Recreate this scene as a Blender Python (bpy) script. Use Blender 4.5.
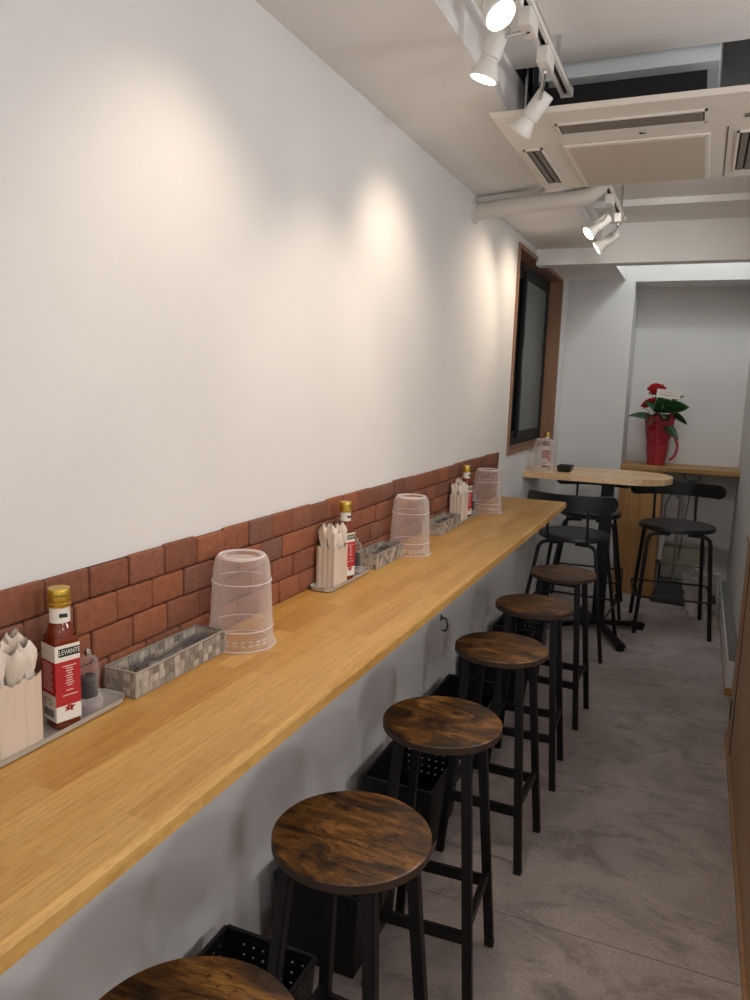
import bpy, bmesh, math, random
from mathutils import Vector, Matrix
random.seed(7)
PI = math.pi
for o in list(bpy.data.objects):
    bpy.data.objects.remove(o, do_unlink=True)
SC = bpy.context.scene
COL = SC.collection

# ------------------------------------------------------------------ camera, world, exposure
CAM = Vector((1.08, 0.0, 1.66))
yaw, pitch, roll = math.radians(22.899), math.radians(8.676), math.radians(1.900)
F = Vector((-math.sin(yaw) * math.cos(pitch), math.cos(yaw) * math.cos(pitch), -math.sin(pitch)))
r0 = Vector((math.cos(yaw), math.sin(yaw), 0)); u0 = r0.cross(F)
Rt = math.cos(roll) * r0 + math.sin(roll) * u0
Up = -math.sin(roll) * r0 + math.cos(roll) * u0
cd = bpy.data.cameras.new('camera'); cam = bpy.data.objects.new('camera', cd); COL.objects.link(cam)
cd.sensor_fit = 'HORIZONTAL'; cd.sensor_width = 36; cd.lens = 36 * 756.28 / 750; cd.clip_start = 0.02
m3 = Matrix((Rt, Up, -F)).transposed()
cam.matrix_world = Matrix.Translation(CAM) @ m3.to_4x4()
SC.camera = cam

W = bpy.data.worlds.new('world'); SC.world = W; W.use_nodes = True
bg = W.node_tree.nodes['Background']; bg.inputs[0].default_value = (0.96, 0.94, 0.90, 1); bg.inputs[1].default_value = 1.05
SC.view_settings.view_transform = 'Standard'; SC.view_settings.look = 'None'
SC.view_settings.gamma = 1; SC.view_settings.use_curve_mapping = False
SC.view_settings.exposure = 0.0

SPOT_W = 17.5          # track spots, seen and added ones alike
WARM = (1.0, 0.82, 0.64)
KITCHEN_FILL_W = 38.0       # unseen fill globes added over the open kitchen
SHAFT_W = 17.0         # lamp high in the light shaft at the back


def area(name, loc, size, power, color, rot=(0, 0, 0)):
    l = bpy.data.lights.new(name, 'AREA'); l.shape = 'RECTANGLE'; l.size, l.size_y = size
    l.energy = power; l.color = color
    o = bpy.data.objects.new(name, l); COL.objects.link(o); o.location = loc; o.rotation_euler = rot
    return o


# ------------------------------------------------------------------ materials
def lin(c):
    return tuple(((x / 255) / 12.92 if x / 255 <= 0.04045 else ((x / 255 + 0.055) / 1.055) ** 2.4) for x in c) + (1,)


def mat(name, c, rough=0.5, metal=0.0, **kw):
    m = bpy.data.materials.new(name); m.use_nodes = True
    b = m.node_tree.nodes['Principled BSDF']
    b.inputs['Base Color'].default_value = lin(c); b.inputs['Roughness'].default_value = rough
    b.inputs['Metallic'].default_value = metal
    for k, v in kw.items():
        b.inputs[k.replace('_', ' ')].default_value = v
    return m


def nodes(m):
    return m.node_tree.nodes, m.node_tree.links, m.node_tree.nodes['Principled BSDF']


def ramp(N, pts):
    r = N.new('ShaderNodeValToRGB'); e = r.color_ramp.elements
    while len(e) < len(pts): e.new(0.5)
    for i, (p, c) in enumerate(pts):
        e[i].position = p; e[i].color = lin(c)
    return r


def mapping(N, L, scale=(1, 1, 1), rot=(0, 0, 0), coord='Object'):
    t = N.new('ShaderNodeTexCoord'); mp = N.new('ShaderNodeMapping')
    mp.inputs['Scale'].default_value = scale; mp.inputs['Rotation'].default_value = rot
    L.new(t.outputs[coord], mp.inputs['Vector']); return mp


def noise(N, L, vec, scale, detail=4, rough=0.5, dist=0.0):
    n = N.new('ShaderNodeTexNoise'); n.inputs['Scale'].default_value = scale
    n.inputs['Detail'].default_value = detail; n.inputs['Roughness'].default_value = rough
    n.inputs['Distortion'].default_value = dist
    L.new(vec, n.inputs['Vector']); return n


def mix(N, L, a, b, fac, mode='MIX'):
    x = N.new('ShaderNodeMix'); x.data_type = 'RGBA'; x.blend_type = mode
    for s, v in ((0, fac), (6, a), (7, b)):
        if isinstance(v, (int, float)): x.inputs[s].default_value = v
        elif isinstance(v, tuple): x.inputs[s].default_value = v
        else: L.new(v, x.inputs[s])
    return x.outputs[2]


def bump(N, L, b, h, strength=0.3, dist=0.002):
    u = N.new('ShaderNodeBump'); u.inputs['Strength'].default_value = strength; u.inputs['Distance'].default_value = dist
    L.new(h, u.inputs['Height']); L.new(u.outputs[0], b.inputs['Normal'])


def plaster(name, c, var=4, rough=0.85):
    m = mat(name, c, rough); N, L, b = nodes(m)
    mp = mapping(N, L); n = noise(N, L, mp.outputs[0], 1.7, 3)
    r = ramp(N, [(0.3, tuple(x - var for x in c)), (0.7, tuple(min(255, x + var) for x in c))])
    L.new(n.outputs[0], r.inputs[0]); L.new(r.outputs[0], b.inputs['Base Color'])
    n2 = noise(N, L, mp.outputs[0], 260, 2); bump(N, L, b, n2.outputs[0], 0.12, 0.001)
    return m


def laminate(name, c1, c2, c3, length=0.42, row=0.05, rough=0.38, swap=True, seam=0.75):
    """edge-glued staves running along y (swap) or x"""
    m = mat(name, c1, rough); N, L, b = nodes(m)
    mp = mapping(N, L, rot=(0, 0, PI / 2) if swap else (0, 0, 0))
    br = N.new('ShaderNodeTexBrick'); br.offset = 0.37; br.offset_frequency = 2; br.squash = 0.8; br.squash_frequency = 3
    br.inputs['Scale'].default_value = 1; br.inputs['Mortar Size'].default_value = 0.0005
    br.inputs['Brick Width'].default_value = length; br.inputs['Row Height'].default_value = row
    br.inputs['Color1'].default_value = (0, 0, 0, 1); br.inputs['Color2'].default_value = (1, 1, 1, 1)
    br.inputs['Mortar'].default_value = (0.2, 0.2, 0.2, 1); br.inputs['Bias'].default_value = 0
    L.new(mp.outputs[0], br.inputs['Vector'])
    r = ramp(N, [(0.0, c2), (0.5, c1), (1.0, c3)]); L.new(br.outputs['Color'], r.inputs[0])
    mp2 = mapping(N, L, scale=(1, 1, 1), rot=(0, 0, PI / 2) if swap else (0, 0, 0))
    sc = N.new('ShaderNodeMapping'); sc.inputs['Scale'].default_value = (4, 110, 30); L.new(mp2.outputs[0], sc.inputs['Vector'])
    g = noise(N, L, sc.outputs[0], 1.0, 6, 0.6, 0.6)
    gr = ramp(N, [(0.3, (226, 220, 210)), (0.62, (255, 255, 255))]); L.new(g.outputs[0], gr.inputs[0])
    sc2 = N.new('ShaderNodeMapping'); sc2.inputs['Scale'].default_value = (30, 420, 60); L.new(mp2.outputs[0], sc2.inputs['Vector'])
    g2 = noise(N, L, sc2.outputs[0], 1.0, 3, 0.6)
    gr2 = ramp(N, [(0.35, (232, 224, 212)), (0.55, (255, 255, 255))]); L.new(g2.outputs[0], gr2.inputs[0])
    c = mix(N, L, r.outputs[0], gr.outputs[0], 0.8, 'MULTIPLY')
    c = mix(N, L, c, gr2.outputs[0], 0.8, 'MULTIPLY')
    c = mix(N, L, c, lin((196, 152, 92)), br.outputs['Fac'], 'MIX') if seam else c
    L.new(c, b.inputs['Base Color']); bump(N, L, b, g2.outputs[0], 0.08, 0.001)
    return m


def veneer(name, c1, c2, rough=0.45, axis='z'):
    m = mat(name, c1, rough); N, L, b = nodes(m)
    s = {'z': (60, 60, 1.5), 'y': (60, 1.5, 60), 'x': (1.5, 60, 60)}[axis]
    mp = mapping(N, L, scale=s); g = noise(N, L, mp.outputs[0], 1.0, 6, 0.6, 0.4)
    r = ramp(N, [(0.3, c2), (0.65, c1)]); L.new(g.outputs[0], r.inputs[0]); L.new(r.outputs[0], b.inputs['Base Color'])
    bump(N, L, b, g.outputs[0], 0.1, 0.001); return m


def rustic(name):
    m = mat(name, (90, 55, 25), 0.42); N, L, b = nodes(m)
    oi = N.new('ShaderNodeObjectInfo'); t = N.new('ShaderNodeTexCoord')
    ad = N.new('ShaderNodeVectorMath'); ad.operation = 'MULTIPLY_ADD'
    L.new(oi.outputs['Location'], ad.inputs[0]); ad.inputs[1].default_value = (3.1, 5.3, 0); L.new(t.outputs['Object'], ad.inputs[2])
    def mp(s):
        x = N.new('ShaderNodeMapping'); x.inputs['Scale'].default_value = s; L.new(ad.outputs[0], x.inputs['Vector']); return x.outputs[0]
    big = noise(N, L, mp((7, 16, 7)), 1.0, 5, 0.62, 0.9)
    r = ramp(N, [(0.34, (34, 22, 15)), (0.44, (66, 42, 20)), (0.56, (118, 78, 34)), (0.72, (166, 118, 56))])
    L.new(big.outputs[0], r.inputs[0])
    gr = noise(N, L, mp((14, 170, 10)), 1.0, 5, 0.65, 0.8)
    g2 = ramp(N, [(0.33, (70, 55, 45)), (0.55, (255, 255, 255))]); L.new(gr.outputs[0], g2.inputs[0])
    c = mix(N, L, r.outputs[0], g2.outputs[0], 0.75, 'MULTIPLY')
    fl = noise(N, L, mp((45, 90, 40)), 1.0, 3, 0.7)
    g3 = ramp(N, [(0.33, (90, 72, 58)), (0.43, (255, 255, 255))]); L.new(fl.outputs[0], g3.inputs[0])
    c = mix(N, L, c, g3.outputs[0], 0.8, 'MULTIPLY')
    vo = N.new('ShaderNodeTexVoronoi'); vo.inputs['Scale'].default_value = 1.0; L.new(mp((7, 9, 5)), vo.inputs['Vector'])
    g4 = ramp(N, [(0.05, (50, 36, 28)), (0.17, (255, 255, 255))]); L.new(vo.outputs['Distance'], g4.inputs[0])
    c = mix(N, L, c, g4.outputs[0], 0.85, 'MULTIPLY')
    L.new(c, b.inputs['Base Color']); bump(N, L, b, gr.outputs[0], 0.15, 0.001)
    return m


def floor_mat():
    m = mat('grey_tile', (110, 100, 100), 0.45); N, L, b = nodes(m)
    mp = mapping(N, L)
    n1 = noise(N, L, mp.outputs[0], 2.2, 8, 0.62, 0.5)
    r = ramp(N, [(0.30, (162, 153, 150)), (0.5, (192, 183, 180)), (0.72, (220, 211, 207))]); L.new(n1.outputs[0], r.inputs[0])
    mp2 = mapping(N, L, scale=(1.3, 2.2, 1)); n2 = noise(N, L, mp2.outputs[0], 2.2, 9, 0.72, 1.2)
    r2 = ramp(N, [(0.36, (185, 178, 176)), (0.5, (255, 255, 255))]); L.new(n2.outputs[0], r2.inputs[0])
    c = mix(N, L, r.outputs[0], r2.outputs[0], 0.7, 'MULTIPLY')
    n3 = noise(N, L, mp.outputs[0], 90, 4, 0.7)
    r3 = ramp(N, [(0.35, (205, 200, 200)), (0.6, (255, 255, 255))]); L.new(n3.outputs[0], r3.inputs[0])
    c = mix(N, L, c, r3.outputs[0], 0.6, 'MULTIPLY')
    t = N.new('ShaderNodeTexCoord'); off = N.new('ShaderNodeMapping'); off.inputs['Location'].default_value = (0.62, -0.21, 0)
    L.new(t.outputs['Object'], off.inputs['Vector'])
    br = N.new('ShaderNodeTexBrick'); br.offset = 0; br.inputs['Scale'].default_value = 1
    br.inputs['Brick Width'].default_value = 1.99; br.inputs['Row Height'].default_value = 0.995; br.inputs['Mortar Size'].default_value = 0.0018
    L.new(off.outputs[0], br.inputs['Vector'])
    c = mix(N, L, c, lin((104, 97, 95)), br.outputs['Fac'])
    L.new(c, b.inputs['Base Color']); bump(N, L, b, n1.outputs[0], 0.1, 0.004)
    return m


def brick_mat():
    m = mat('brick_brown', (130, 75, 55), 0.8); N, L, b = nodes(m)
    g = N.new('ShaderNodeNewGeometry')
    r = ramp(N, [(0.0, (122, 80, 64)), (0.35, (140, 86, 62)), (0.65, (158, 96, 62)), (1.0, (132, 92, 78))])
    L.new(g.outputs['Random Per Island'], r.inputs[0])
    mp = mapping(N, L); n = noise(N, L, mp.outputs[0], 60, 6, 0.7)
    r2 = ramp(N, [(0.3, (190, 180, 175)), (0.7, (255, 255, 255))]); L.new(n.outputs[0], r2.inputs[0])
    c = mix(N, L, r.outputs[0], r2.outputs[0], 0.8, 'MULTIPLY')
    L.new(c, b.inputs['Base Color'])
    n2 = noise(N, L, mp.outputs[0], 110, 5, 0.7); bump(N, L, b, n2.outputs[0], 0.5, 0.002)
    return m


def clear_mat(name, c, alpha, rough=0.12, edge=0.75):
    m = mat(name, c, rough); N, L, b = nodes(m)
    out = [n for n in N if n.type == 'OUTPUT_MATERIAL'][0]
    tr = N.new('ShaderNodeBsdfTransparent'); tr.inputs[0].default_value = (0.97, 0.96, 0.97, 1)
    lw = N.new('ShaderNodeLayerWeight'); lw.inputs[0].default_value = 0.35
    ma = N.new('ShaderNodeMath'); ma.operation = 'MULTIPLY_ADD'; ma.use_clamp = True
    L.new(lw.outputs['Facing'], ma.inputs[0]); ma.inputs[1].default_value = edge; ma.inputs[2].default_value = alpha
    mx = N.new('ShaderNodeMixShader'); L.new(ma.outputs[0], mx.inputs[0]); L.new(tr.outputs[0], mx.inputs[1]); L.new(b.outputs[0], mx.inputs[2])
    L.new(mx.outputs[0], out.inputs[0]); return m


def emit(name, c, s):
    m = mat(name, c, 0.5); N, L, b = nodes(m)
    b.inputs['Emission Color'].default_value = lin(c); b.inputs['Emission Strength'].default_value = s
    return m


M = {}
M['wall'] = plaster('white_wallpaper', (226, 224, 221))
M['ceil'] = plaster('ceiling_paint', (238, 236, 233))
M['floor'] = floor_mat()
M['counter'] = laminate('counter_laminate', (208, 161, 88), (198, 148, 78), (218, 174, 102), length=0.34, row=0.045)
M['table'] = laminate('table_laminate', (240, 206, 162), (232, 194, 146), (246, 216, 178), length=0.6, row=0.04, swap=False)
M['shelfwood'] = laminate('shelf_laminate', (188, 146, 88), (170, 128, 72), (200, 160, 104), length=0.5, row=0.05, swap=False)
M['ply'] = veneer('oak_veneer', (192, 144, 92), (176, 126, 74))
M['kply'] = veneer('kitchen_veneer', (184, 146, 108), (168, 130, 94))
M['casing'] = veneer('casing_wood', (152, 114, 88), (136, 98, 74))
M['seat'] = rustic('rustic_board')
M['edge'] = mat('seat_edge', (52, 36, 26), 0.6)
M['black'] = mat('black_steel', (24, 23, 24), 0.5, 0.3)
M['blackpl'] = mat('black_plastic', (16, 16, 18), 0.45)
M['blackwood'] = mat('black_wood', (22, 22, 24), 0.38)
M['charcoal'] = mat('charcoal_pad', (48, 48, 52), 0.45)
M['whitepl'] = mat('white_plastic', (228, 224, 216), 0.4)
M['acwhite'] = mat('ac_white', (226, 221, 210), 0.45)
M['grille'] = mat('grille_beige', (196, 186, 168), 0.7)
M['slot'] = mat('slot_grey', (120, 112, 104), 0.6)
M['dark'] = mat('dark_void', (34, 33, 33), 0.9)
M['duct'] = mat('galvanised', (214, 220, 222), 0.6, 0.0)
M['steel'] = mat('stainless', (200, 200, 200), 0.22, 0.95)
M['traysteel'] = mat('tray_steel', (196, 194, 190), 0.28, 0.35)
M['cutlery'] = mat('cutlery_steel', (150, 150, 158), 0.3, 0.7)
M['brick'] = brick_mat()
M['mortar'] = mat('dark_joint', (60, 38, 30), 0.95)
M['weave'] = mat('grey_weave', (176, 162, 142), 0.6)
N, L, b_ = nodes(M['weave']); g_ = N.new('ShaderNodeNewGeometry'); r_ = ramp(N, [(0, (124, 116, 106)), (.5, (164, 154, 141)), (1, (200, 188, 172))]); L.new(g_.outputs['Random Per Island'], r_.inputs[0])
mp_ = mapping(N, L, scale=(300, 300, 40)); n_ = noise(N, L, mp_.outputs[0], 1.0, 2); rr_ = ramp(N, [(.35, (205, 200, 195)), (.6, (255, 255, 255))]); L.new(n_.outputs[0], rr_.inputs[0]); L.new(mix(N, L, r_.outputs[0], rr_.outputs[0], .8, 'MULTIPLY'), b_.inputs['Base Color'])
M['weavedark'] = mat('grey_weave_dark', (122, 112, 100), 0.6)
M['pipe'] = mat('pipe_wrap', (214, 208, 200), 0.6)
M['glass'] = clear_mat('clear_plastic', (234, 222, 214), 0.13)
M['glassrim'] = clear_mat('clear_plastic_thick', (250, 240, 246), 0.42)
M['mill'] = clear_mat('clear_acrylic', (225, 222, 218), 0.03, 0.04, 0.5)
M['gold'] = mat('gold_cap', (196, 160, 62), 0.3, 0.8)
M['oil'] = mat('amber_oil', (112, 42, 14), 0.08)
M['label'] = mat('white_label', (232, 224, 212), 0.6)
M['red'] = mat('red_label', (176, 34, 40), 0.5)
M['green'] = mat('dark_green_label', (28, 44, 34), 0.5)
M['ink'] = mat('black_ink', (40, 38, 38), 0.6)
M['paper'] = mat('wrap_paper', (226, 212, 196), 0.55, Transmission_Weight=0.0)
M['ivory'] = mat('ivory_plastic', (214, 196, 177), 0.4, Transmission_Weight=0.0)
M['leaf'] = mat('leaf_green', (40, 84, 40), 0.35)
M['leaflight'] = mat('leaf_pale', (130, 150, 80), 0.5)
M['spathe'] = mat('spathe_red', (190, 26, 44), 0.3)
M['wrapred'] = mat('wrap_red', (168, 44, 56), 0.45)
M['ribbon'] = mat('ribbon_red', (170, 20, 50), 0.35)
M['plinthtop'] = mat('stone_grey', (120, 117, 114), 0.6)
M['sinkplate'] = mat('sink_plate', (140, 134, 112), 0.5)
M['bag'] = plaster('crumpled_bag', (205, 198, 190), 10, 0.6)
M['pepper'] = mat('peppercorn', (40, 32, 28), 0.8)
gl = mat('frosted_glass', (104, 112, 108), 0.35); gl.node_tree.nodes['Principled BSDF'].inputs['Transmission Weight'].default_value = 0.35
M['frost'] = gl; M['darkglass'] = mat('dark_glass', (10, 11, 12), 0.15); M['mattblack'] = mat('matt_black_metal', (12, 12, 13), 0.65)


# ------------------------------------------------------------------ mesh helpers
def box(bm, x0, x1, y0, y1, z0, z1, bev=0.0, seg=2, mi=0):
    v = [bm.verts.new((x, y, z)) for z in (z0, z1) for x, y in ((x0, y0), (x1, y0), (x1, y1), (x0, y1))]
    fs = [bm.faces.new([v[i] for i in q]) for q in ((3, 2, 1, 0), (4, 5, 6, 7), (0, 1, 5, 4), (1, 2, 6, 5), (2, 3, 7, 6), (3, 0, 4, 7))]
    for f in fs: f.material_index = mi
    if bev > 0:
        es = list({e for f in fs for e in f.edges})
        r = bmesh.ops.bevel(bm, geom=es, offset=bev, segments=seg, profile=0.5, affect='EDGES')
        for f in r['faces']: f.material_index = mi
    return v


def bar(bm, a, b, w, d, up=(0, 0, 1), bev=0.0):
    """rectangular bar between two points"""
    a, b = Vector(a), Vector(b); t = (b - a).normalized(); s = t.cross(Vector(up))
    if s.length < 1e-4: s = t.cross(Vector((1, 0, 0)))
    s.normalize(); n = s.cross(t).normalized()
    v = [bm.verts.new(p + s * (w / 2) * i + n * (d / 2) * j) for p in (a, b) for i, j in ((-1, -1), (1, -1), (1, 1), (-1, 1))]
    fs = [bm.faces.new([v[i] for i in q]) for q in ((3, 2, 1, 0), (4, 5, 6, 7), (0, 1, 5, 4), (1, 2, 6, 5), (2, 3, 7, 6), (3, 0, 4, 7))]
    if bev: bmesh.ops.bevel(bm, geom=list({e for f in fs for e in f.edges}), offset=bev, segments=2, affect='EDGES')


def rounded(pts, r, n=5):
    """fillet the corners of a polyline"""
    pts = [Vector(p) for p in pts]; out = [pts[0]]
    for i in range(1, len(pts) - 1):
        p, a, b = pts[i], pts[i - 1] - pts[i], pts[i + 1] - pts[i]
        rr = min(r, a.length * 0.45, b.length * 0.45); a = p + a.normalized() * rr; b = p + b.normalized() * rr
        for k in range(n + 1):
            t = k / n; out.append(a * (1 - t) ** 2 + p * 2 * t * (1 - t) + b * t * t)
    out.append(pts[-1]); return out


def tube(bm, pts, r, seg=10, closed=False, cap=True):
    pts = [Vector(p) for p in pts]; n = len(pts); rings = []; prev = None
    for i, p in enumerate(pts):
        if closed: t = pts[(i + 1) % n] - pts[i - 1]
        else: t = pts[min(i + 1, n - 1)] - pts[max(i - 1, 0)]
        t.normalize()
        if prev is None:
            s = t.cross(Vector((0, 0, 1)))
            if s.length < 1e-3: s = t.cross(Vector((1, 0, 0)))
        else: s = prev - t * prev.dot(t)
        s.normalize(); prev = s; u = t.cross(s)
        rr = r[i] if isinstance(r, (list, tuple)) else r
        rings.append([bm.verts.new(p + (s * math.cos(2 * PI * k / seg) + u * math.sin(2 * PI * k / seg)) * rr) for k in range(seg)])
    m = n if closed else n - 1
    for i in range(m):
        A, B = rings[i], rings[(i + 1) % n]
        for k in range(seg): bm.faces.new((A[k], A[(k + 1) % seg], B[(k + 1) % seg], B[k]))
    if cap and not closed:
        bm.faces.new(rings[0][::-1]); bm.faces.new(rings[-1])


def lathe(bm, prof, seg=40, c=(0, 0, 0), cap0=True, cap1=True, mi=0, sq=0.0):
    rings = []
    for r, z in prof:
        ring = []
        for k in range(seg):
            a = 2 * PI * k / seg; ca, sa = math.cos(a), math.sin(a)
            f = 1.0
            if sq: f = 1.0 / ((abs(ca) ** sq + abs(sa) ** sq) ** (1 / sq))
            ring.append(bm.verts.new((c[0] + r * ca * f, c[1] + r * sa * f, c[2] + z)))
        rings.append(ring)
    for A, B in zip(rings, rings[1:]):
        for k in range(seg):
            f = bm.faces.new((A[k], A[(k + 1) % seg], B[(k + 1) % seg], B[k])); f.material_index = mi
    if cap0: bm.faces.new(rings[0][::-1]).material_index = mi
    if cap1: bm.faces.new(rings[-1]).material_index = mi
    return rings


def sheet(bm, fn, nu, nv):
    g = [[bm.verts.new(fn(i / nu, j / nv)) for j in range(nv + 1)] for i in range(nu + 1)]
    for i in range(nu):
        for j in range(nv): bm.faces.new((g[i][j], g[i + 1][j], g[i + 1][j + 1], g[i][j + 1]))


def obj(name, bm, m, parent=None, smooth=False, solid=0, subsurf=0):
    me = bpy.data.meshes.new(name); bmesh.ops.recalc_face_normals(bm, faces=bm.faces[:]); bm.to_mesh(me); bm.free()
    for x in (m if isinstance(m, (list, tuple)) else [m]): me.materials.append(M[x])
    if smooth:
        for p in me.polygons: p.use_smooth = True
        try: me.set_sharp_from_angle(angle=math.radians(40))
        except Exception: pass
    o = bpy.data.objects.new(name, me); COL.objects.link(o)
    if parent: o.parent = parent
    if solid:
        s = o.modifiers.new('s', 'SOLIDIFY'); s.thickness = solid; s.offset = 0
    if subsurf:
        s = o.modifiers.new('ss', 'SUBSURF'); s.levels = s.render_levels = subsurf
    return o


def tag(o, label, cat, group=None):
    o['label'] = label; o['category'] = cat
    if group: o['group'] = group
    return o


def thing(name, label, cat, loc=(0, 0, 0), rz=0, group=None):
    o = bpy.data.objects.new(name, None); COL.objects.link(o); o.location = loc; o.rotation_euler = (0, 0, rz)
    o.empty_display_size = 0.05
    return tag(o, label, cat, group)


def struct(name, bm, m, parent=None, **k):
    o = obj(name, bm, m, parent, **k)
    if not parent: o['kind'] = 'structure'
    return o


def dup(root, loc, rz, label, group=None):
    r = root.copy(); COL.objects.link(r); r.location = loc; r.rotation_euler = (0, 0, rz); r['label'] = label
    if group: r['group'] = group
    for ch in list(root.children):
        c = ch.copy(); COL.objects.link(c); c.parent = r
        for g in list(ch.children):
            d = g.copy(); COL.objects.link(d); d.parent = c
    return r


def text(name, s, size, m, parent, mw, sx=1.0):
    cu = bpy.data.curves.new('t', 'FONT'); cu.body = s; cu.size = size; cu.align_x = 'CENTER'; cu.align_y = 'CENTER'; cu.extrude = 0.0002
    t = bpy.data.objects.new('t', cu); COL.objects.link(t)
    dg = bpy.context.evaluated_depsgraph_get(); me = bpy.data.meshes.new_from_object(t.evaluated_get(dg))
    bpy.data.objects.remove(t, do_unlink=True)
    me.transform(mw @ Matrix.Diagonal((sx, 1, 1, 1))); me.materials.clear(); me.materials.append(M[m])
    o = bpy.data.objects.new(name, me); COL.objects.link(o); o.parent = parent
    return o


NB = bmesh.new
# ------------------------------------------------------------------ room shell
YN, YB, YNI = -3.0, 6.50, 6.93      # street end, back wall, back of the niche
XW, XR, XK = 1.345, 1.41, 3.8       # kitchen counter face, right wall, kitchen far wall
ZC, ZU, ZT = 2.57, 2.71, 3.45
HC, HT = 1.028, 1.105
b = NB(); box(b, -0.15, XK, YN, YNI + .1, -0.1, 0.0); struct('floor', b, 'floor')
b = NB()
wy0, wy1, wz0, wz1 = 4.63, 6.16, 1.265, 2.51
box(b, -0.15, 0, YN, wy0, 0, ZT); box(b, -0.15, 0, wy1, YNI, 0, ZT)
box(b, -0.15, 0, wy0, wy1, 0, wz0); box(b, -0.15, 0, wy0, wy1, wz1, ZT)
struct('wall_left', b, 'wall')
b = NB(); nx, nz = 0.517, 2.535
box(b, 0, nx, YB, YNI + .1, 0, ZT); box(b, nx, XR, YB, YNI + .1, nz, ZT); box(b, nx, XR, YNI, YNI + .1, 0, nz)
struct('wall_back', b, 'wall')
b = NB(); box(b, XR, XR + .12, 3.97, YNI + .1, 0, ZT); box(b, XR + .12, XK, 3.97, 4.09, 0, ZT); struct('wall_right', b, 'wall')
b = NB(); box(b, XK, XK + .1, YN, 4.0, 0, ZT); struct('wall_kitchen', b, 'wall')
b = NB()
box(b, 0, .41, YN, 5.15, ZC, ZT)                       # low strip over the counter
box(b, .41, XK, YN, 2.655, ZU, ZT)                     # raised ceiling
box(b, XR, XK, 2.655, 3.97, ZU, ZT)
box(b, .41, XR, 3.62, 4.70, 2.745, ZT)
box(b, .41, XR, 4.70, 5.15, ZU, ZT)
box(b, 0, .442, 5.27, YB, 2.545, ZT)                   # soffit in front of the light shaft
box(b, 0, XR, 2.655, YB, ZT, ZT + .05)
struct('ceiling', b, 'ceil')
b = NB(); box(b, 0, XR, 5.15, 5.27, 2.47, ZT); struct('trim_1', b, 'ceil')          # ceiling beam
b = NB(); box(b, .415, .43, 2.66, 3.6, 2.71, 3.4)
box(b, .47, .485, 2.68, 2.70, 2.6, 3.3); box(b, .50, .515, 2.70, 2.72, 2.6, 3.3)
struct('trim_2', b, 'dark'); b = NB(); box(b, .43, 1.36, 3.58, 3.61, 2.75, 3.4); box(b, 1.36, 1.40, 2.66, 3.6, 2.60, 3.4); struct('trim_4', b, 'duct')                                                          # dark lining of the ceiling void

# plywood front of the open kitchen, baseboard box along the right wall
b = NB(); box(b, XW, XW + .5, YN, 3.955, 0, .985, .003); k = obj('kitchen_counter', b, 'kply')
tag(k, 'long oak veneer kitchen counter front along the right edge of the aisle', 'counter')
b = NB(); box(b, XW - .012, XW, YN, 3.95, 0, .022, .001); obj('base_strip', b, 'kply', k)
b = NB(); box(b, XW - .006, XW + .51, YN, 3.965, .985, 1.005, .002); obj('edge_band', b, 'casing', k)
b = NB(); box(b, XW - .003, XW, 3.66, 3.664, .02, .98); box(b, XW - .004, XW, 3.86, 3.872, .12, .22); obj('door_gap', b, 'blackpl', k)
b = NB(); box(b, XW, XR, 4.50, 6.50, 0.045, .20, .002); g = struct('baseboard_right', b, 'wall')
b = NB(); box(b, XW + .006, XR, 4.51, 6.50, .20, .204); struct('ledge', b, 'plinthtop', g)
b = NB(); box(b, XW + .002, XR, 4.505, 6.50, 0, .045); struct('foot', b, 'ply', g)

# ------------------------------------------------------------------ brick cladding
b = NB(); bw, bh = 0.1145, 0.0658
for row in range(4):
    y = -0.35 + (0.5 * bw if row % 2 == 0 else 0) - .0235
    while y < 4.375:
        w = bw * random.uniform(.96, 1.04); y1 = min(y + w, 4.385)
        if y1 - y > .02:
            dz = random.uniform(-.0015, .0015); dx = random.uniform(-.002, .003)
            x1 = .0155 + dx
            top = HC + (row + 1) * bh - .001 + (random.uniform(-.003, .004) if row == 3 else 0)
            z0 = HC + row * bh + .0012
            n0 = len(b.verts)
            vs = box(b, .002, x1, y + .0012, y1 - .0012, z0, top)
            fs = list({f for v in vs for f in v.link_faces})
            es = list({e for f in fs for e in f.edges})
            bmesh.ops.bevel(b, geom=es, offset=.0055, segments=3, profile=.5, affect='EDGES')
        y += w
br = struct('trim_3', b, 'brick', smooth=True)
b = NB(); box(b, 0, .006, -.4, 4.382, HC + .001, HC + 4 * bh - .004); struct('backing', b, 'mortar', br)

# ------------------------------------------------------------------ window
win = bpy.data.objects.new('window_1', None); COL.objects.link(win); win['kind'] = 'structure'
b = NB(); t = .028; xo, xi = .012, -.14
for (y0, y1, z0, z1) in ((wy0 - .014, wy0 + t - .014, wz0 - .014, wz1 + .014), (wy1 + .014 - t, wy1 + .014, wz0 - .014, wz1 + .014),
                         (wy0 + t - .014, wy1 + .014 - t, wz0 - .014, wz0 + t - .014), (wy0 + t - .014, wy1 + .014 - t, wz1 + .014 - t, wz1 + .014)):
    box(b, xi, xo, y0, y1, z0, z1, .001)
obj('window_casing', b, 'casing', win)
b = NB(); a0, a1, c0, c1 = wy0 + .014, wy1 - .014, wz0 + .014, wz1 - .014
def frame(bm, x0, x1, y0, y1, z0, z1, w):
    box(bm, x0, x1, y0, y0 + w, z0, z1); box(bm, x0, x1, y1 - w, y1, z0, z1)
    box(bm, x0, x1, y0 + w, y1 - w, z0, z0 + w); box(bm, x0, x1, y0 + w, y1 - w, z1 - w, z1)
frame(b, -.13, -.09, a0, a1, c0, c1, .04)
obj('window_frame', b, 'mattblack', win)
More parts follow.
